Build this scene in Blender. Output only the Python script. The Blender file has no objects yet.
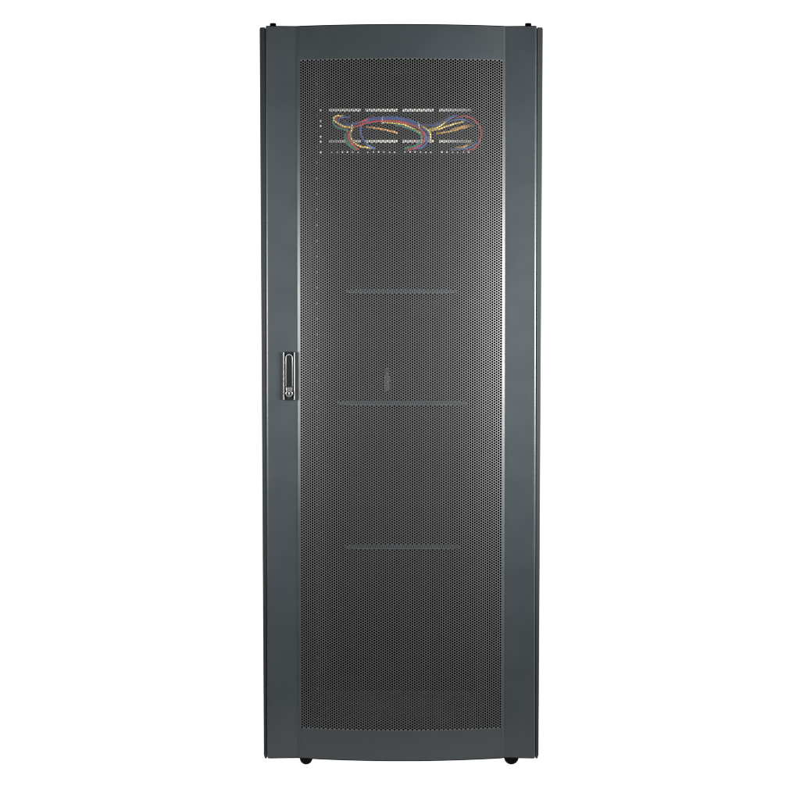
import bpy, bmesh, math, random
import numpy as np
from mathutils import Vector, Matrix

random.seed(4)
sc = bpy.context.scene
COL = sc.collection

# ------------------------------------------------------------ camera
S = 2.73e-3                  # metres per photo pixel (800 px photo) at the door plane
D = 6.0
PITCH = math.radians(2.3)
TX, TZ = -1.2 * S, 0.992
cam_d = bpy.data.cameras.new('camera')
cam = bpy.data.objects.new('camera', cam_d)
COL.objects.link(cam)
CP = Vector((TX, -D * math.cos(PITCH), TZ + D * math.sin(PITCH)))
cam.location = CP
cam.rotation_euler = (math.pi / 2 - PITCH, 0, 0)
cam_d.sensor_width = 36
cam_d.lens = 36 * D / (800 * S)
cam_d.clip_start = 0.1
cam_d.clip_end = 200
sc.camera = cam

# ------------------------------------------------------------ world: white studio surround
w = bpy.data.worlds.new('World')
sc.world = w
w.use_nodes = True
bg = w.node_tree.nodes['Background']
BACK, DARK, UNDER = 1.10, 0.07, 4.15     # white cyclorama behind, dim room in front, added glow from below that keeps the floor shadowless


def world_nodes():
    nt = w.node_tree
    tc = nt.nodes.new('ShaderNodeTexCoord')
    sp = nt.nodes.new('ShaderNodeSeparateXYZ')
    nt.links.new(tc.outputs['Generated'], sp.inputs[0])

    def ramp(sock, a, b, hi):
        r = nt.nodes.new('ShaderNodeMapRange')
        r.interpolation_type = 'SMOOTHSTEP'
        r.inputs['From Min'].default_value = a
        r.inputs['From Max'].default_value = b
        r.inputs['To Min'].default_value = 0
        r.inputs['To Max'].default_value = hi
        nt.links.new(sock, r.inputs['Value'])
        return r.outputs['Result']
    back = ramp(sp.outputs['Y'], 0.25, 0.6, BACK)
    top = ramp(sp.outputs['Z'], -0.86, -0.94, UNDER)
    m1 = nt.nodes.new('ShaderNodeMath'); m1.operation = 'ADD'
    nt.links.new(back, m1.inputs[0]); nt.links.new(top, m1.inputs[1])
    m2 = nt.nodes.new('ShaderNodeMath'); m2.operation = 'ADD'
    m2.inputs[1].default_value = DARK
    nt.links.new(m1.outputs[0], m2.inputs[0])
    nt.links.new(m2.outputs[0], bg.inputs['Strength'])
    bg.inputs['Color'].default_value = (1, 1, 1, 1)


world_nodes()


def area(name, loc, target, sx, sy, power, col=(1, 1, 1), spread=180):
    l = bpy.data.lights.new(name, 'AREA')
    l.shape = 'RECTANGLE'
    l.size, l.size_y = sx, sy
    l.energy = power
    l.color = col
    l.spread = math.radians(spread)
    o = bpy.data.objects.new(name, l)
    COL.objects.link(o)
    o.location = loc
    o.rotation_euler = (Vector(target) - Vector(loc)).to_track_quat('-Z', 'Y').to_euler()
    return o


area('softbox_lamp', (-1.50, -0.86, 1.18), (0, 0.0, 1.20), 0.85, 0.52, 18.5, (1.0, 0.99, 0.97), 98)
area('softbox_lamp', (1.50, -0.88, 1.22), (0, 0.0, 1.26), 0.85, 0.60, 38.5, (1.0, 0.99, 0.98), 98)

sc.view_settings.view_transform = 'Standard'
sc.view_settings.look = 'None'
sc.view_settings.exposure = 0
sc.view_settings.gamma = 1
sc.render.resolution_x = 1024
sc.render.resolution_y = 1024
sc.render.engine = 'CYCLES'
sc.cycles.max_bounces = 8
sc.cycles.filter_width = 1.1

_ca, _sa = math.cos(PITCH), math.sin(PITCH)


def W(px, py, Y):
    """measured photo pixel -> point on the vertical plane y = Y"""
    u = (px - 400) * S / D
    v = (400 - py) * S / D
    d = Vector((u, _ca + v * _sa, -_sa + v * _ca))
    t = (Y - CP.y) / d.y
    return CP + d * t


# ------------------------------------------------------------ materials
def mat(name, base, rough=0.45, metal=0.0, spec=0.5, noise=0.0, nscale=6.0, bump=0.0, bscale=400, coat=0.0, dirt=None):
    m = bpy.data.materials.new(name)
    m.use_nodes = True
    nt = m.node_tree
    b = nt.nodes['Principled BSDF']
    b.inputs['Base Color'].default_value = (*base, 1)
    b.inputs['Roughness'].default_value = rough
    b.inputs['Metallic'].default_value = metal
    b.inputs['Specular IOR Level'].default_value = spec
    b.inputs['Coat Weight'].default_value = coat
    tc = nt.nodes.new('ShaderNodeTexCoord')
    if noise > 0:
        n = nt.nodes.new('ShaderNodeTexNoise')
        n.inputs['Scale'].default_value = nscale
        n.inputs['Detail'].default_value = 5
        nt.links.new(tc.outputs['Object'], n.inputs['Vector'])
        r = nt.nodes.new('ShaderNodeMapRange')
        r.inputs['To Min'].default_value = rough * (1 - noise)
        r.inputs['To Max'].default_value = rough * (1 + noise)
        nt.links.new(n.outputs['Fac'], r.inputs['Value'])
        nt.links.new(r.outputs['Result'], b.inputs['Roughness'])
        mx = nt.nodes.new('ShaderNodeMix')
        mx.data_type = 'RGBA'
        mx.inputs[6].default_value = (*[c * (1 - noise * .35) for c in base], 1)
        mx.inputs[7].default_value = (*[c * (1 + noise * .35) for c in base], 1)
        nt.links.new(n.outputs['Fac'], mx.inputs[0])
        nt.links.new(mx.outputs[2], b.inputs['Base Color'])
    if bump > 0:
        n2 = nt.nodes.new('ShaderNodeTexNoise')
        n2.inputs['Scale'].default_value = bscale
        n2.inputs['Detail'].default_value = 2
        nt.links.new(tc.outputs['Object'], n2.inputs['Vector'])
        bp = nt.nodes.new('ShaderNodeBump')
        bp.inputs['Strength'].default_value = bump
        bp.inputs['Distance'].default_value = 0.0006
        nt.links.new(n2.outputs['Fac'], bp.inputs['Height'])
        nt.links.new(bp.outputs['Normal'], b.inputs['Normal'])
    return m


M = {}
M['paint'] = mat('charcoal_paint', (0.0315, 0.0385, 0.0425), 0.37, spec=0.42, noise=0.30, nscale=9, bump=0.3, bscale=420)
M['mesh'] = mat('perforated_steel_paint', (0.072, 0.074, 0.075), 0.40, spec=0.45, noise=0.1, nscale=8)
M['side'] = mat('side_panel_paint', (0.038, 0.043, 0.046), 0.6, spec=0.10, noise=0.15, nscale=5)
M['inner'] = mat('interior_paint', (0.0055, 0.0056, 0.0056), 0.6, spec=0.10, noise=0.15, nscale=4)
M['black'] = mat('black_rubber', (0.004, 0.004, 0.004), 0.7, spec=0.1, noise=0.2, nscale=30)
M['blackpl'] = mat('black_plastic', (0.007, 0.008, 0.009), 0.5, spec=0.15, noise=0.15, nscale=30)
M['bar'] = mat('blue_grey_steel', (0.15, 0.23, 0.34), 0.4, spec=0.5, noise=0.1)
M['steel'] = mat('satin_steel', (0.30, 0.30, 0.295), 0.32, metal=0.8, noise=0.15, nscale=60)
M['zinc'] = mat('zinc_plated_steel', (0.66, 0.66, 0.64), 0.35, metal=0.6, noise=0.15, nscale=80)
M['dull'] = mat('dull_steel', (0.26, 0.26, 0.25), 0.45, metal=0.3, noise=0.1, nscale=60)
M['white'] = mat('white_plastic', (0.85, 0.85, 0.82), 0.5, noise=0.05, nscale=60)
M['mark'] = mat('grey_print', (0.17, 0.175, 0.17), 0.6, noise=0.05)
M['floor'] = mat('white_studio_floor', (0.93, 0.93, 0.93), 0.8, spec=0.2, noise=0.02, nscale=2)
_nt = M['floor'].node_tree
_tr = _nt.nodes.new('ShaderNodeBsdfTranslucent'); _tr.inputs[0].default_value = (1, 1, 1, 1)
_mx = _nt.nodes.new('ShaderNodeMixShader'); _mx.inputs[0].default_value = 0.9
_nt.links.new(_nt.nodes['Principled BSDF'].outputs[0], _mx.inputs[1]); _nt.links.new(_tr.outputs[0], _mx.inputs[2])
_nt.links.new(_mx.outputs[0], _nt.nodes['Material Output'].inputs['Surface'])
M['labelg'] = mat('grey_label', (0.0066, 0.0066, 0.0066), 0.6, spec=0.16, noise=0.1)
CC = {'red': (0.62, 0.06, 0.07), 'blue': (0.06, 0.14, 0.45), 'yellow': (0.95, 0.74, 0.18),
      'green': (0.03, 0.25, 0.17), 'orange': (0.85, 0.46, 0.10), 'purple': (0.24, 0.16, 0.52)}
for k, c in CC.items():
    M['c_' + k] = mat(k + '_cable_jacket', c, 0.4, spec=0.5, noise=0.06, nscale=40)


# ------------------------------------------------------------ mesh helpers
class MB:
    def __init__(self):
        self.v, self.f, self.mi, self.sm = [], [], [], []

    def add(self, vs, fs, mi=0, smooth=False):
        o = len(self.v)
        self.v += [tuple(p) for p in vs]
        self.f += [tuple(i + o for i in f) for f in fs]
        self.mi += [mi] * len(fs)
        self.sm += [smooth] * len(fs)

    def box(self, x0, x1, y0, y1, z0, z1, mi=0):
        vs = [(x, y, z) for z in (z0, z1) for y in (y0, y1) for x in (x0, x1)]
        self.add(vs, [(0, 2, 3, 1), (4, 5, 7, 6), (0, 1, 5, 4), (2, 6, 7, 3), (0, 4, 6, 2), (1, 3, 7, 5)], mi)

    def prism(self, poly, axis, a, b, mi=0, smooth=False):
        """closed polygon (2D) extruded along axis between a and b"""
        n = len(poly)
        def P(p, t):
            if axis == 'z': return (p[0], p[1], t)
            if axis == 'y': return (p[0], t, p[1])
            return (t, p[0], p[1])
        vs = [P(p, a) for p in poly] + [P(p, b) for p in poly]
        self.add(vs, [tuple(range(n))[::-1], tuple(range(n, 2 * n))], mi)
        self.add(vs, [(i, (i + 1) % n, n + (i + 1) % n, n + i) for i in range(n)], mi, smooth)

    def tube(self, pts, r, n=10, mi=0, closed=False):
        pts = [Vector(p) for p in pts]
        rings = []
        up = Vector((0, 1, 0))
        N = len(pts)
        for i, p in enumerate(pts):
            if closed:
                t = pts[(i + 1) % N] - pts[i - 1]
            else:
                t = pts[min(i + 1, N - 1)] - pts[max(i - 1, 0)]
            t.normalize()
            u = up - t * up.dot(t)
            if u.length < 1e-4:
                u = Vector((1, 0, 0)) - t * t.x
            u.normalize()
            up = u
            v = t.cross(u)
            rr = r[i] if isinstance(r, (list, tuple)) else r
            rings.append([p + (u * math.cos(a) + v * math.sin(a)) * rr for a in [2 * math.pi * k / n for k in range(n)]])
        vs = [q for ring in rings for q in ring]
        fs = []
        for i in range(N if closed else N - 1):
            j = (i + 1) % N
            for k in range(n):
                fs.append((i * n + k, i * n + (k + 1) % n, j * n + (k + 1) % n, j * n + k))
        self.add(vs, fs, mi, True)
        if not closed:
            o = len(self.v) - len(vs)
            self.f += [tuple(o + k for k in range(n))[::-1], tuple(o + (N - 1) * n + k for k in range(n))]
            self.mi += [mi, mi]
            self.sm += [False, False]

    def lathe(self, c, axis, prof, n=32, mi=0, smooth=True):
        """prof: list of (offset along axis, radius)"""
        vs = []
        for (t, r) in prof:
            for k in range(n):
                a = 2 * math.pi * k / n
                ca, sa = r * math.cos(a), r * math.sin(a)
                if axis == 'y': vs.append((c[0] + ca, c[1] + t, c[2] + sa))
                elif axis == 'z': vs.append((c[0] + ca, c[1] + sa, c[2] + t))
                else: vs.append((c[0] + t, c[1] + ca, c[2] + sa))
        m = len(prof)
        self.add(vs, [(i * n + k, i * n + (k + 1) % n, (i + 1) * n + (k + 1) % n, (i + 1) * n + k) for i in range(m - 1) for k in range(n)], mi, smooth)
        o = len(self.v) - len(vs)
        self.f += [tuple(o + k for k in range(n))[::-1], tuple(o + (m - 1) * n + k for k in range(n))]
        self.mi += [mi, mi]
        self.sm += [False, False]

    def build(self, name, mats, parent=None, bevel=0.0, origin=None):
        me = bpy.data.meshes.new(name)
        me.from_pydata(self.v, [], self.f)
        if not isinstance(mats, (list, tuple)): mats = [mats]
        for m in mats: me.materials.append(m)
        me.polygons.foreach_set('material_index', self.mi)
        me.polygons.foreach_set('use_smooth', self.sm)
        bm = bmesh.new(); bm.from_mesh(me)
        bmesh.ops.recalc_face_normals(bm, faces=bm.faces)
        bm.to_mesh(me); bm.free()
        if origin is not None:
            me.transform(Matrix.Translation(-Vector(origin)))
        me.update()
        o = bpy.data.objects.new(name, me)
        COL.objects.link(o)
        if origin is not None: o.location = origin
        if parent is not None: o.parent = parent
        if bevel > 0:
            b = o.modifiers.new('bevel', 'BEVEL')
            b.width = bevel; b.segments = 2; b.limit_method = 'ANGLE'; b.angle_limit = math.radians(40)
            b.harden_normals = False
        return o


def empty(name, loc=(0, 0, 0)):
    o = bpy.data.objects.new(name, None)
    o.empty_display_size = 0.1
    o.location = loc
    COL.objects.link(o)
    return o


def tag(o, label=None, cat=None, group=None, kind=None):
    if label: o['label'] = label
    if cat: o['category'] = cat
    if group: o['group'] = group
    if kind: o['kind'] = kind
    return o




# ------------------------------------------------------------ cabinet body
cab = empty('server_cabinet', (0, 0, 0))
tag(cab, 'tall charcoal server rack cabinet with bowed perforated front door, standing on white floor', 'server cabinet')

ZT = W(401, 26.8, 0).z      # door top
ZB = W(401, 757.3, 0).z     # door bottom
HW = 134.6 * S              # half width of the door
XI = 103.3 * S              # where the flat side frame ends
XA = 100.6 * S              # where the arc begins
Y0 = -0.0046
SAG = 0.038
DEPTH = 0.88
YC = 0.055
ZF = W(400, 763.6, YC).z     # floor level
ZST = W(262, 28.2, 0.03).z
ZSB = W(264, 756.2, 0.03).z
OT, OB = 0.3850, 0.3783     # side panels lean out a touch towards the top


# ------------------------------------------------------------ floor (setting)
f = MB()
f.add([(-5, -0.56, ZF), (5, -0.56, ZF), (5, 6, ZF), (-5, 6, ZF)], [(0, 1, 2, 3)])      # translucent sheet, added glow from below washes out the contact shadow
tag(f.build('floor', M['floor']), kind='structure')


def side_panel(sg):
    m = MB()
    yf, yb = 0.013, DEPTH
    def ring(xo, z, n=1):
        r = 0.002
        o = xo; i = xo - 0.020; g = HW + 0.0028
        pts = [(g, yf), (o - r, yf), (o - r * .3, yf + r * .3), (o, yf + r), (o, yb), (i, yb), (i, 0.0355), (g, 0.0355)]
        return [(sg * p[0], p[1], z) for p in pts]
    zc = 0.007
    levels = [(OB - 0.0028, ZSB - 0.0025), (OB, ZSB + zc), (OT, ZST - 0.004), (OT - 0.002, ZST)]
    vs = []
    for xo, z in levels: vs += ring(xo, z)
    k = 8
    fs = []
    for l in range(len(levels) - 1):
        for i in range(k):
            fs.append((l * k + i, l * k + (i + 1) % k, (l + 1) * k + (i + 1) % k, (l + 1) * k + i))
    fs.append(tuple(range(k))[::-1]); fs.append(tuple(range((len(levels) - 1) * k, len(levels) * k)))
    m.add(vs, fs)
    return m.build('side_panel', M['side'], cab)


for sg in (-1, 1):
    side_panel(sg)

m = MB()
m.box(-0.364, 0.364, 0.036, DEPTH + 0.012, ZT - 0.030, ZT - 0.002)
m.build('top_panel', M['black'], cab, bevel=0.002)
m = MB()
m.box(-0.357, 0.357, 0.036, DEPTH + 0.012, ZSB + 0.012, ZSB + 0.035)
m.build('base_panel', M['black'], cab, bevel=0.002)
# black rim added behind the door to stand in for its shaded outline
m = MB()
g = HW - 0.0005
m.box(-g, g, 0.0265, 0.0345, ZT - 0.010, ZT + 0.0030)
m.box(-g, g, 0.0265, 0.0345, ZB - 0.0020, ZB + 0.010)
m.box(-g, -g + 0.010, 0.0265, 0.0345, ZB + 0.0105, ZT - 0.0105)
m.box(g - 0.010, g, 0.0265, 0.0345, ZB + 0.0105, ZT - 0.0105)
m.build('door_rim_shade', M['black'], cab)

# hinge caps that stand up at the two top corners
for px in (273.0, 528.2):
    c = W(px, 25, 0.055)
    m = MB()
    m.lathe((c.x, 0.055, ZT - 0.002), 'z', [(0, 0.0086), (0.0165, 0.0086), (0.0180, 0.0082), (0.0186, 0.0070)], 24)
    m.build('hinge_cap', M['black'], cab)

# castors
for px, r in ((306.3, 0.0175), (511.2, 0.0200)):
    c = W(px, 757, YC)
    cst = MB()
    cst.box(c.x - 0.016, c.x + 0.016, YC - 0.010, YC + 0.030, ZSB + 0.004, ZSB + 0.012)
    cst.box(c.x - 0.004, c.x + 0.004, YC + 0.0035, YC + 0.0165, ZF + r, ZSB + 0.004)
    co = cst.build('castor', M['black'], cab)
    for yy in (YC - 0.0145, YC + 0.0175):
        wl = MB()
        wl.lathe((c.x, yy, ZF + r), 'y', [(0, r - 0.004), (0.002, r - 0.0008), (0.004, r), (0.010, r), (0.012, r - 0.0008), (0.014, r - 0.004)], 40)
        wl.build('wheel', M['black'], co)

# ------------------------------------------------------------ the door
door = empty('door', (0, 0, 0)); door.parent = cab

R = (XA ** 2 + SAG ** 2) / (2 * SAG)
TH = math.asin(XA / R)


def arc(t):   # t in [-1, 1]; returns x, y, angle
    a = t * TH
    return R * math.sin(a), Y0 - SAG + R * (1 - math.cos(a)), a


def side_frame(sg):
    m = MB()
    prof = [(HW, 0.026), (HW, -0.0010), (HW - 0.0007, -0.0030), (HW - 0.0032, -0.0046), (HW - 0.0044, -0.0050),
            (XI + 0.004, -0.0002), (XI + 0.0010, 0.0), (XI - 0.0006, -0.0005)]
    # the steep shoulder that rises to the perforated panel
    prof += [(XA + 0.0006, -0.0045), (XA, Y0), (XA, Y0 + 0.0016), (XI - 0.001, 0.0030), (XI + 0.004, 0.0022), (HW - 0.0040, -0.0025), (HW - 0.0018, 0.0), (HW - 0.0018, 0.026)]
    poly = [(sg * x, y) for x, y in prof]
    m.prism(poly, 'z', ZB, ZT)
    return m.build('side_frame', M['paint'], door, bevel=0.0005)


for sg in (-1, 1):
    side_frame(sg)

ZH1 = W(305, 59.5, -0.01).z
ZH0 = W(305, 728.6, -0.01).z


def rail(z0, z1, name):
    m = MB()
    N = 72
    fr, bk = [], []
    for i in range(N + 1):
        x, y, a = arc(-1 + 2 * i / N)
        fr.append((x, y)); bk.append((x - 0.0015 * math.sin(a), y + 0.0015 * math.cos(a)))
    vs = [(p[0], p[1], z) for z in (z0, z1) for p in fr] + [(p[0], p[1], z) for z in (z0, z1) for p in bk]
    n = N + 1
    m.add(vs, [(i, i + 1, n + i + 1, n + i) for i in range(N)], 0, True)
    m.add(vs, [(2 * n + i, 3 * n + i, 3 * n + i + 1, 2 * n + i + 1) for i in range(N)], 0, True)
    m.add(vs, [(i, 2 * n + i, 2 * n + i + 1, i + 1) for i in range(N)] + [(n + i, n + i + 1, 3 * n + i + 1, 3 * n + i) for i in range(N)], 0)
    # flange that closes the bow back to the cabinet
    zf = z1 - 0.0015 if name == 'top_rail' else z0
    vs2 = []
    for i in range(N + 1):
        vs2 += [(fr[i][0] * .998, fr[i][1] + 0.0016, zf), (fr[i][0] * .998, 0.026, zf), (fr[i][0] * .998, fr[i][1] + 0.0016, zf + 0.0015), (fr[i][0] * .998, 0.026, zf + 0.0015)]
    fs = []
    for i in range(N):
        a, b = 4 * i, 4 * i + 4
        fs += [(a, a + 1, b + 1, b), (a + 2, b + 2, b + 3, a + 3), (a + 1, a + 3, b + 3, b + 1)]
    m.add(vs2, fs, 1)
    return m.build(name, [M['paint'], M['black']], door)


rail(ZH1, ZT, 'top_rail')
rail(ZB, ZH0, 'bottom_rail')


def edge_shade(z0, z1):
    """added black strip that follows the front of the door along its top or bottom"""
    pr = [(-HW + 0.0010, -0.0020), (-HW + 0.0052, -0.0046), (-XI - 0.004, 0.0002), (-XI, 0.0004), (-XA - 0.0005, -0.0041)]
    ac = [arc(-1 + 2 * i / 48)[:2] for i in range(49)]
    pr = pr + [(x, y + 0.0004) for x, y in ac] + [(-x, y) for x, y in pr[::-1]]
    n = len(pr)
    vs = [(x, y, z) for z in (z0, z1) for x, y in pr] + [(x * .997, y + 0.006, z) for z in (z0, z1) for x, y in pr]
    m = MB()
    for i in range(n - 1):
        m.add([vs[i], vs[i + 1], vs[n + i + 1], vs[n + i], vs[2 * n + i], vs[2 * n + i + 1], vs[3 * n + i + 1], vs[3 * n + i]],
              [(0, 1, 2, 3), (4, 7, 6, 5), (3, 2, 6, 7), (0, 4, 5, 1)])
    return m.build('edge_shade', M['black'], door)  # black strip stands in for the dark reflection along the door edge


edge_shade(ZT, ZT + 0.0022)
edge_shade(ZB - 0.0022, ZB)


def perforated():
    ncol = 91
    arcL = 2 * R * TH
    a = arcL / ncol
    P = a / math.cos(math.radians(30))
    H = ZH1 - ZH0
    nrow = int(round((H) / P - 0.5))
    P = H / (nrow + 0.5)
    r = 0.416 * P
    th = 0.0008
    cx = a / 2
    ang = [k * math.pi / 4 for k in range(8)]
    hole = np.array([(r * math.cos(t), r * math.sin(t)) for t in ang])
    rect = np.array([(cx, 0), (cx, P / 2), (0, P / 2), (-cx, P / 2), (-cx, 0), (-cx, -P / 2), (0, -P / 2), (cx, -P / 2)])
    loc = np.concatenate([rect, hole, hole])               # 24 local points
    dep = np.concatenate([np.zeros(16), np.full(8, th)])
    fl = []
    for k in range(8):
        j = (k + 1) % 8
        fl.append((k, j, 8 + j, 8 + k)[::-1])
        fl.append((8 + k, 8 + j, 16 + j, 16 + k)[::-1])
    fl = np.array(fl)
    V, F = [], []
    off = 0
    for c in range(ncol):
        t = -TH + (c + 0.5) * (2 * TH / ncol)
        x0, y0 = R * math.sin(t), Y0 - SAG + R * (1 - math.cos(t))
        y0 += R * (1 - math.cos(TH / ncol)) * 0.5
        tx, ty = math.cos(t), math.sin(t)       # tangent
        nx, ny = -math.sin(t), math.cos(t)      # inward
        zoff = ZH0 + P / 2 + (P / 2 if c % 2 else 0)
        zc = zoff + np.arange(nrow) * P
        lx, lz = loc[:, 0], loc[:, 1]
        X = x0 + lx * tx + dep * nx
        Y = y0 + lx * ty + dep * ny
        VX = np.tile(X, nrow); VY = np.tile(Y, nrow)
        VZ = (zc[:, None] + lz[None, :]).ravel()
        V.append(np.stack([VX, VY, VZ], 1))
        F.append((fl[None] + (off + 24 * np.arange(nrow))[:, None, None]).reshape(-1, 4))
        off += 24 * nrow
        # half cell that fills the staggered end
        zz = (ZH0, ZH0 + P / 2) if c % 2 else (ZH1 - P / 2, ZH1)
        q = [(-cx, zz[0]), (cx, zz[0]), (cx, zz[1]), (-cx, zz[1])]
        V.append(np.array([(x0 + p[0] * tx, y0 + p[0] * ty, p[1]) for p in q]))
        F.append(np.array([[off, off + 1, off + 2, off + 3]]))
        off += 4
    V = np.concatenate(V); F = np.concatenate(F)
    me = bpy.data.meshes.new('perforated_panel')
    me.vertices.add(len(V)); me.vertices.foreach_set('co', V.astype(np.float32).ravel())
    me.loops.add(F.size); me.loops.foreach_set('vertex_index', F.astype(np.int32).ravel())
    me.polygons.add(len(F)); me.polygons.foreach_set('loop_start', np.arange(0, F.size, 4, dtype=np.int32))
    me.polygons.foreach_set('use_smooth', np.zeros(len(F), dtype=bool))
    me.update(calc_edges=True)
    me.materials.append(M['mesh'])
    o = bpy.data.objects.new('perforated_panel', me)
    COL.objects.link(o); o.parent = door
    return o


perforated()

# ------------------------------------------------------------ door handle on the left side frame
hc = W(289.3, 376, -0.002)
hx, hz = hc.x, hc.z
hw, hh = 5.6 * S, 24.2 * S
hnd = MB()
hnd.box(hx - hw + 0.003, hx + hw - 0.003, -0.0065, 0.012, hz - hh, hz + hh)
handle = hnd.build('door_handle', M['blackpl'], cab, bevel=0.0008)
for sg in (-1, 1):
    m = MB()
    x = hx + sg * (hw - 0.0010)
    m.box(x - 0.0010, x + 0.0010, -0.0100, 0.004, hz - hh + 0.001, hz + hh - 0.001)
    m.build('trim_strip', M['steel'], handle, bevel=0.0005)
# lever: a raised capsule-shaped loop with a dark groove
zt_, zb_ = W(289, 354.5, 0).z, W(289, 386.5, 0).z
m = MB()
rw = 0.0088
lp = []
for k in range(17):
    a = math.pi * k / 16
    lp.append((hx + rw * math.cos(a), -0.0115, zt_ - rw + rw * math.sin(a)))
lp = [(hx + rw, -0.0115, zb_)] + lp + [(hx - rw, -0.0115, zb_)]
m.tube(lp, 0.0012, 10)
m.build('lever_rim', M['dull'], handle)
m = MB()
pl = [(hx + rw * .92 * math.cos(math.pi * k / 16), zt_ - rw + rw * .92 * math.sin(math.pi * k / 16)) for k in range(17)]
pl = [(hx + rw * .92, zb_)] + pl + [(hx - rw * .92, zb_)]
m.prism(pl, 'y', -0.0108, -0.0066)
m.build('lever', M['blackpl'], handle, bevel=0.0008)
m = MB()
zl = W(289, 393.3, 0).z
m.lathe((hx, 0, zl), 'y', [(-0.0068, 0.0101), (-0.0135, 0.0101), (-0.0152, 0.0088)][::1], 36)
m.box(hx - 0.0088, hx + 0.0088, -0.0130, -0.0068, zl + 0.0075, zb_ - 0.0015)
lk = m.build('lock', M['steel'], handle, bevel=0.0007)
m = MB()
m.lathe((hx, 0, zl - 0.0005), 'y', [(-0.0154, 0.0058), (-0.0163, 0.0050)], 28, 0)
m.build('lock_ring', M['blackpl'], handle)
m = MB()
m.box(hx - 0.0009, hx + 0.0009, -0.0170, -0.0164, zl - 0.0045, zl + 0.0035)
m.lathe((hx, 0, zl + 0.0014), 'y', [(-0.0164, 0.0022), (-0.0172, 0.0019)], 16)
m.build('keyhole', M['zinc'], handle)

# ------------------------------------------------------------ interior frame
YR = 0.10     # front face of mounting rails
UP = 15.5 * S * (D + YR) / D
zu0 = W(321, 108.1, YR).z                    # top of unit 1
LX = W(321.2, 400, YR).x
RX = 2 * 0 - LX
def screw(m, x, z, y, r=0.0032, mi=0):
    m.lathe((x, y, z), 'y', [(0, r), (-0.0012, r), (-0.0022, r * .7)], 12, mi)

zr0, zr1 = 0.06, ZT - 0.045
for sg, xc in ((-1, LX), (1, RX)):
    m = MB()
    x0, x1 = xc - 0.018 if sg < 0 else xc - 0.012, xc + 0.012 if sg < 0 else xc + 0.018
    # perforated flange: ladder of strips round square holes
    hs = 0.0046
    m.box(x0, xc - hs, YR, YR + 0.002, zr0, zr1)
    m.box(xc + hs, x1, YR, YR + 0.002, zr0, zr1)
    zs = []
    u = 0
    while True:
        top = zu0 - u * UP
        for fr in (0.143, 0.5, 0.857):
            z = top - fr * UP
            if z > zr0 + 0.01: zs.append(z)
        u += 1
        if top - UP < zr0: break
    zs2 = [zu0 + UP * 0.143, zu0 + UP * .5, zu0 + .857 * UP] 
    zs = sorted([z for z in zs + zs2 if z < zr1 - .01], reverse=True)
    prev = zr1
    for z in zs:
        m.box(xc - hs, xc + hs, YR, YR + 0.002, z + hs, prev)
        prev = z - hs
    m.box(xc - hs, xc + hs, YR, YR + 0.002, zr0, prev)
    xs = x0 if sg < 0 else x1
    m.box(min(xs, xs + 0.002 * -sg), max(xs, xs + 0.002 * -sg), YR + 0.0025, YR + 0.05, zr0, zr1)
    if sg < 0:
        for i in range(42):
            z = zu0 - (i + 0.5) * UP + 2.0 * UP
            if z < zr1 - .02 and z > zr0:
                m.box(xc - 0.0118, xc - 0.0090, YR - 0.0006, YR, z - 0.0026, z + 0.0026, 1)
    m.build('mounting_rail', [M['inner'], M['mark']], cab)

for sg in (-1, 1):      # front and rear corner posts
    for y in (0.04, DEPTH - 0.06):
        m = MB()
        xo = 0.3555
        xi = xo - (0.032 if y < .2 else 0.075)
        m.box(min(sg * xo, sg * xi), max(sg * xo, sg * xi), y, y + 0.035, ZSB + 0.036, ZT - 0.031)
        m.build('corner_post', M['inner'], cab, bevel=0.003)

# rear double door
YB = DEPTH - 0.02
seam = W(396, 400, YB).x
for x0, x1 in ((-0.355, seam - 0.015), (seam + 0.015, 0.355)):
    m = MB()
    m.box(x0, x1, YB, YB + 0.018, ZSB + 0.036, ZT - 0.031)
    m.build('rear_door', M['inner'], cab, bevel=0.002)
m = MB()
m.box(seam - 0.03, seam + 0.03, YB + 0.0185, YB + 0.024, ZSB + 0.036, ZT - 0.031)
m.build('seam_strip', M['black'], cab)
YX = DEPTH - 0.075
for py, xa, xb in ((291.3, 346, 457), (403.2, 337, 467), (547.2, 345, 460)):
    a, b = W(xa, py, YX), W(xb, py, YX)
    m = MB()
    h = 0.0060
    N = 24
    ring = []
    for i in range(N + 1):
        t = i / N
        x = a.x + (b.x - a.x) * t
        k = min(1.0, 6 * min(t, 1 - t) + 0.25)
        ring.append((x, k))
    vs = []
    for x, k in ring:
        hh_ = h * math.sqrt(k)
        vs += [(x, YX, a.z - hh_), (x, YX, a.z + hh_), (x, YX + 0.02, a.z + hh_), (x, YX + 0.02, a.z - hh_)]
    fs = []
    for i in range(N):
        for q in range(4):
            fs.append((4 * i + q, 4 * i + (q + 1) % 4, 4 * i + 4 + (q + 1) % 4, 4 * i + 4 + q))
    fs += [(0, 1, 2, 3), (4 * N, 4 * N + 3, 4 * N + 2, 4 * N + 1)]
    m.add(vs, fs)
    m.build('crossbar', M['bar'], cab, bevel=0.0012)
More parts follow.
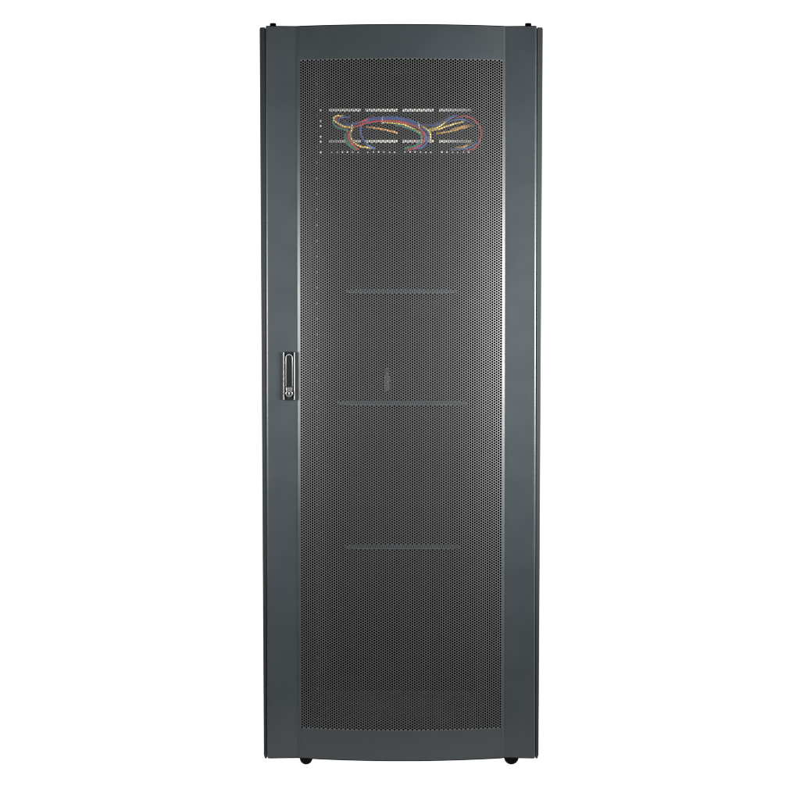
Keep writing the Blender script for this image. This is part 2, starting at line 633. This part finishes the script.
# rear latch seen through the mesh
lc = W(387, 381, YB)
YL = YB - 0.002
m = MB()
def z_at(py): return W(387, py, YL).z
xl = lc.x
m.prism([(xl - 0.0060, z_at(391)), (xl + 0.0060, z_at(391)), (xl + 0.0085, z_at(385)), (xl + 0.0085, z_at(377)), (xl + 0.003, z_at(373)), (xl + 0.002, z_at(368)), (xl - 0.003, z_at(368)), (xl - 0.004, z_at(373)), (xl - 0.008, z_at(377)), (xl - 0.0085, z_at(385))], 'y', YL - 0.006, YL + 0.0015)
rl = m.build('rear_latch', M['white'], cab, bevel=0.001)
m = MB()
cz = z_at(381)
m.tube([(xl + 0.0075 * math.cos(t), YL - 0.009, cz + 0.010 * math.sin(t)) for t in [2 * math.pi * k / 24 for k in range(24)]], 0.0022, 8, closed=True)
m.build('latch_ring', M['zinc'], rl)
m = MB()
a, b = W(411, 316, YB), W(441, 300, YB)
m.box(a.x, b.x, YB - 0.0022, YB - 0.0004, a.z, b.z)
m.build('rear_plate', M['labelg'], cab)

# ------------------------------------------------------------ patch panels
PX0, PX1 = LX - 0.011, RX + 0.011
blocks = [(329.2, 360.6), (365.3, 397.4), (402.2, 433.6), (439.2, 471.2)]
YP = YR - 0.0035


def patch_panel(unit, label, markers, strip_py):
    ztop = zu0 - unit * UP
    loc = Vector((0, YP, ztop - UP / 2))
    t = empty('patch_bay', loc)
    tag(t, label, 'patch panel', 'network patch panels at the top of the rack')
    m = MB()
    m.box(PX0, PX1, 0, 0.003, -UP / 2 + 0.0006, UP / 2 - 0.0006)
    m.box(PX0 + 0.02, PX1 - 0.02, 0.0035, 0.045, -UP / 2 + 0.004, UP / 2 - 0.004)
    fp = m.build('faceplate', M['blackpl'], t, bevel=0.0006)
    for x in (LX, RX):
        for fr in (0.143, 0.857):
            m = MB(); screw(m, x, UP / 2 - fr * UP, 0.0, 0.0036)
            m.build('screw', M['white'] if x < 0 else M['labelg'], t)
    zs = W(400, strip_py, YP).z - loc.z
    for a, b in blocks:
        xa, xb = W(a, strip_py, YP).x, W(b, strip_py, YP).x
        m = MB()
        n = 24
        st = (xb - xa) / n
        m.box(xa, xb, -0.0042, -0.0002, zs - 0.0030, zs + 0.0030)
        for i in range(n):   # fine teeth of the strip
            m.box(xa + i * st + st * .18, xa + i * st + st * .82, -0.0052, -0.0043, zs - 0.0038, zs + 0.0038)
        m.build('label_strip', M['white'], t)
        pw = (xb - xa) / 6
        for i in range(6):
            x = xa + (i + .5) * pw
            zc_ = zs - 0.0165
            m = MB()
            m.box(x - 0.0066, x - 0.0056, -0.004, -0.0002, zc_ - 0.006, zc_ + 0.006)
            m.box(x + 0.0056, x + 0.0066, -0.004, -0.0002, zc_ - 0.006, zc_ + 0.006)
            m.box(x - 0.0055, x + 0.0055, -0.004, -0.0002, zc_ + 0.005, zc_ + 0.006)
            m.box(x - 0.0055, x + 0.0055, -0.004, -0.0002, zc_ - 0.006, zc_ - 0.005)
            pt = m.build('port', M['blackpl'], t)
            if markers:
                zm = W(400, 152.1, YP).z - loc.z
                m = MB(); m.box(x - 0.0022, x + 0.0022, -0.0012, -0.0001, zm - 0.0016, zm + 0.0016)
                m.build('port_mark', M['white'], pt)
    return t


patch_panel(0, 'black patch panel with white segmented strips, the upper of the two', False, 110.3)
cm = empty('cable_manager', (0, YP, zu0 - 1.5 * UP))
tag(cm, 'black blank panel behind the coloured cables, between the two patch panels', 'cable manager')
m = MB(); m.box(PX0, PX1, 0, 0.003, -UP / 2 + .0006, UP / 2 - .0006)
m.build('faceplate', M['blackpl'], cm, bevel=0.0006)
for x in (LX, RX):
    for fr in (0.143, 0.857):
        m = MB(); screw(m, x, UP / 2 - fr * UP, 0.0, 0.0036)
        m.build('screw', M['white'] if x < 0 else M['labelg'], cm)
patch_panel(2, 'black patch panel with white segmented strips and dotted row below, the lower of the two', True, 141.4)

# ------------------------------------------------------------ patch cables
def crom(P, n=8):
    P = [P[0] + (P[0] - P[1])] + P + [P[-1] + (P[-1] - P[-2])]
    out = []
    for i in range(1, len(P) - 2):
        a, b, c, d = P[i - 1], P[i], P[i + 1], P[i + 2]
        for k in range(n):
            t = k / n
            out.append(0.5 * ((2 * b) + (c - a) * t + (2 * a - 5 * b + 4 * c - d) * t * t + (3 * b - a - 3 * c + d) * t ** 3))
    out.append(P[-2])
    return out


cables = [
    ('blue', 'blue patch cable along the top of the central bundle, curling down at right of it',
     [(349, 117), (341, 117.5), (338, 121.5), (345, 125), (354, 124.5), (368, 119), (382, 117.3), (398, 117.6), (411, 120.5), (421, 126), (427.5, 133), (427.5, 141), (421, 147.5), (413, 148.5)]),
    ('blue', 'blue patch cable pressed under the top one in the central bundle',
     [(344, 121), (351, 124.5), (360, 122), (370, 119.8), (384, 118.8), (399, 119.2), (410, 122.5), (419, 127), (425, 133.5), (425.6, 141.5), (420, 146.5)]),
    ('red', 'long red patch cable through the central bundle, hooking back left at the lower panel',
     [(341, 116), (335.5, 119.5), (339, 125), (347, 128), (354, 127), (368, 122.6), (382, 120.8), (398, 121.2), (410, 124.2), (419.5, 128.6), (424, 134.5), (423.2, 141.8), (416, 147.5), (409, 149.4)]),
    ('red', 'short red patch cable rising from the bundle to the upper panel at left',
     [(354, 126), (360, 122.5), (366, 119.6), (373, 116.8)]),
    ('yellow', 'yellow patch cable looping at far left then curling down to the lower panel',
     [(342, 116), (336, 115.8), (333.6, 118.8), (336.5, 122.6), (343, 126), (349, 127), (352.5, 127.6), (350.2, 133), (351.4, 139.5), (357, 145), (364, 147), (370.5, 147.6)]),
    ('green', 'green patch cable at far left, hanging down behind the yellow loop',
     [(338, 118), (333, 121), (335, 125.5), (341, 128.6), (347, 130.5), (345.2, 136), (346.8, 142.5), (351, 147), (355, 149.2)]),
    ('green', 'second green patch cable beside the left one, ending at the lower panel',
     [(350, 129), (347, 134), (347.5, 140), (351, 145.5), (354, 147.5)]),
    ('red', 'short red patch cable dropping beside the yellow curl at left',
     [(352, 128.5), (348.5, 133), (349, 139), (353, 145), (357.6, 148.8)]),
    ('blue', 'blue patch cable hooking down alone right of the yellow curl',
     [(369, 120), (362.5, 124.5), (360.6, 130), (361.6, 136), (364.5, 141.5), (369, 146), (374.5, 148)]),
    ('orange', 'orange yellow patch cable sticking out straight below the middle of the bundle',
     [(367, 126.8), (376, 128), (386, 130), (396.4, 132.4)]),
    ('yellow', 'yellow patch cable along the underside of the central bundle',
     [(383, 122.2), (394, 123), (404, 124.6), (412, 128), (421, 132.2)]),
    ('orange', 'orange patch cable low under the bundle just before its right bend',
     [(402, 125), (411, 129.2), (419, 132), (424, 135)]),
    ('green', 'green patch cable under the bundle ending left at the lower panel',
     [(396, 124.6), (405, 127), (414, 130.5), (421, 135.5), (420.5, 141), (414.5, 146), (405.5, 147.8)]),
    ('yellow', 'yellow patch cable bending straight down at right of the central bundle',
     [(418, 124.4), (426, 128.3), (430, 133.5), (430.2, 141)]),
    ('yellow', 'yellow patch cable rising gently to the right from the centre',
     [(428, 131), (440, 128.6), (450, 125), (463, 121.6)]),
    ('yellow', 'yellow patch cable curving steeply up to the upper panel right of centre',
     [(426, 129.8), (436, 127.8), (443, 123.6), (449, 118)]),
    ('orange', 'orange patch cable running to the right below the yellow ones',
     [(437, 133.5), (451, 131), (462, 128.2), (473.5, 125.4)]),
    ('orange', 'second orange patch cable close above the right orange one',
     [(452, 129.6), (462, 126.6), (472.5, 124.2)]),
    ('purple', 'purple patch cable rising right of centre below the upper panel',
     [(420, 124.6), (432, 124.8), (441, 121.6), (449, 117.2)]),
    ('blue', 'blue patch cable reaching up to the upper panel at right',
     [(421, 125.8), (434, 125.4), (445, 121.8), (452, 117), (458, 115.4)]),
    ('blue', 'blue patch cable arching inside the big red loop at right',
     [(444, 123), (454, 120), (463, 119.4), (472, 123)]),
    ('red', 'red patch cable forming the big loop at far right',
     [(455, 118), (465, 116), (473, 119), (479.4, 126), (481.4, 133.5), (479.2, 142), (474, 148.2), (468, 150.2)]),
    ('blue', 'blue patch cable low inside the big red loop at far right',
     [(479, 137), (475.5, 143.4), (467, 148), (452, 149.2)]),
    ('orange', 'short orange patch cable at the lower right above the blue one',
     [(456, 148), (465, 146.4), (472, 143)]),
]
for i, (colr, label, pts) in enumerate(cables):
    n = len(pts)
    base = 0.016 + 0.0036 * (i % 8)
    P = []
    for k, (px, py) in enumerate(pts):
        e = min(k, n - 1 - k)
        y = YP - (0.012 if e == 0 else base + 0.010 * min(1, e / 2))
        P.append(W(px, py, y))
    o0 = P[0].copy()
    m = MB()
    C = crom(P)
    m.tube(C, 0.0026, 10)
    # mesh local to its start
    ob = m.build('patch_cable', M['c_' + colr], None, origin=o0)
    tag(ob, label, 'cable', 'patch cables strung across the panels')
    for e in (C[0], C[-1]):
        m = MB()
        p = e - o0
        m.box(p.x - 0.0032, p.x + 0.0032, p.y + 0.0015, p.y + 0.0076, p.z - 0.0030, p.z + 0.0030)
        m.build('plug', M['c_' + colr], ob, bevel=0.0006)

for (px, py, lab) in ((352.3, 125.2, 'white cable tie round the left end of the bundle'),
                      (382.2, 119.6, 'white cable tie round the middle of the bundle'),
                      (418.6, 124.4, 'white cable tie near the right bend of the bundle')):
    c = W(px, py, YP - 0.045)
    m = MB()
    tl = 0.3 if px < 400 else -0.5
    m.tube([(c.x + 0.009 * math.sin(t) * math.sin(tl) * .5, c.y + 0.018 + 0.024 * math.cos(t), c.z + 0.0095 * math.sin(t)) for t in [2 * math.pi * k / 28 for k in range(28)]], 0.0011, 6, closed=True)
    m.box(c.x - 0.0016, c.x + 0.0016, c.y - 0.010, c.y - 0.006, c.z - 0.0020, c.z + 0.0026)
    o = m.build('cable_tie', M['white'], None, origin=c)
    tag(o, lab, 'cable tie', 'white ties round the cable bundle')
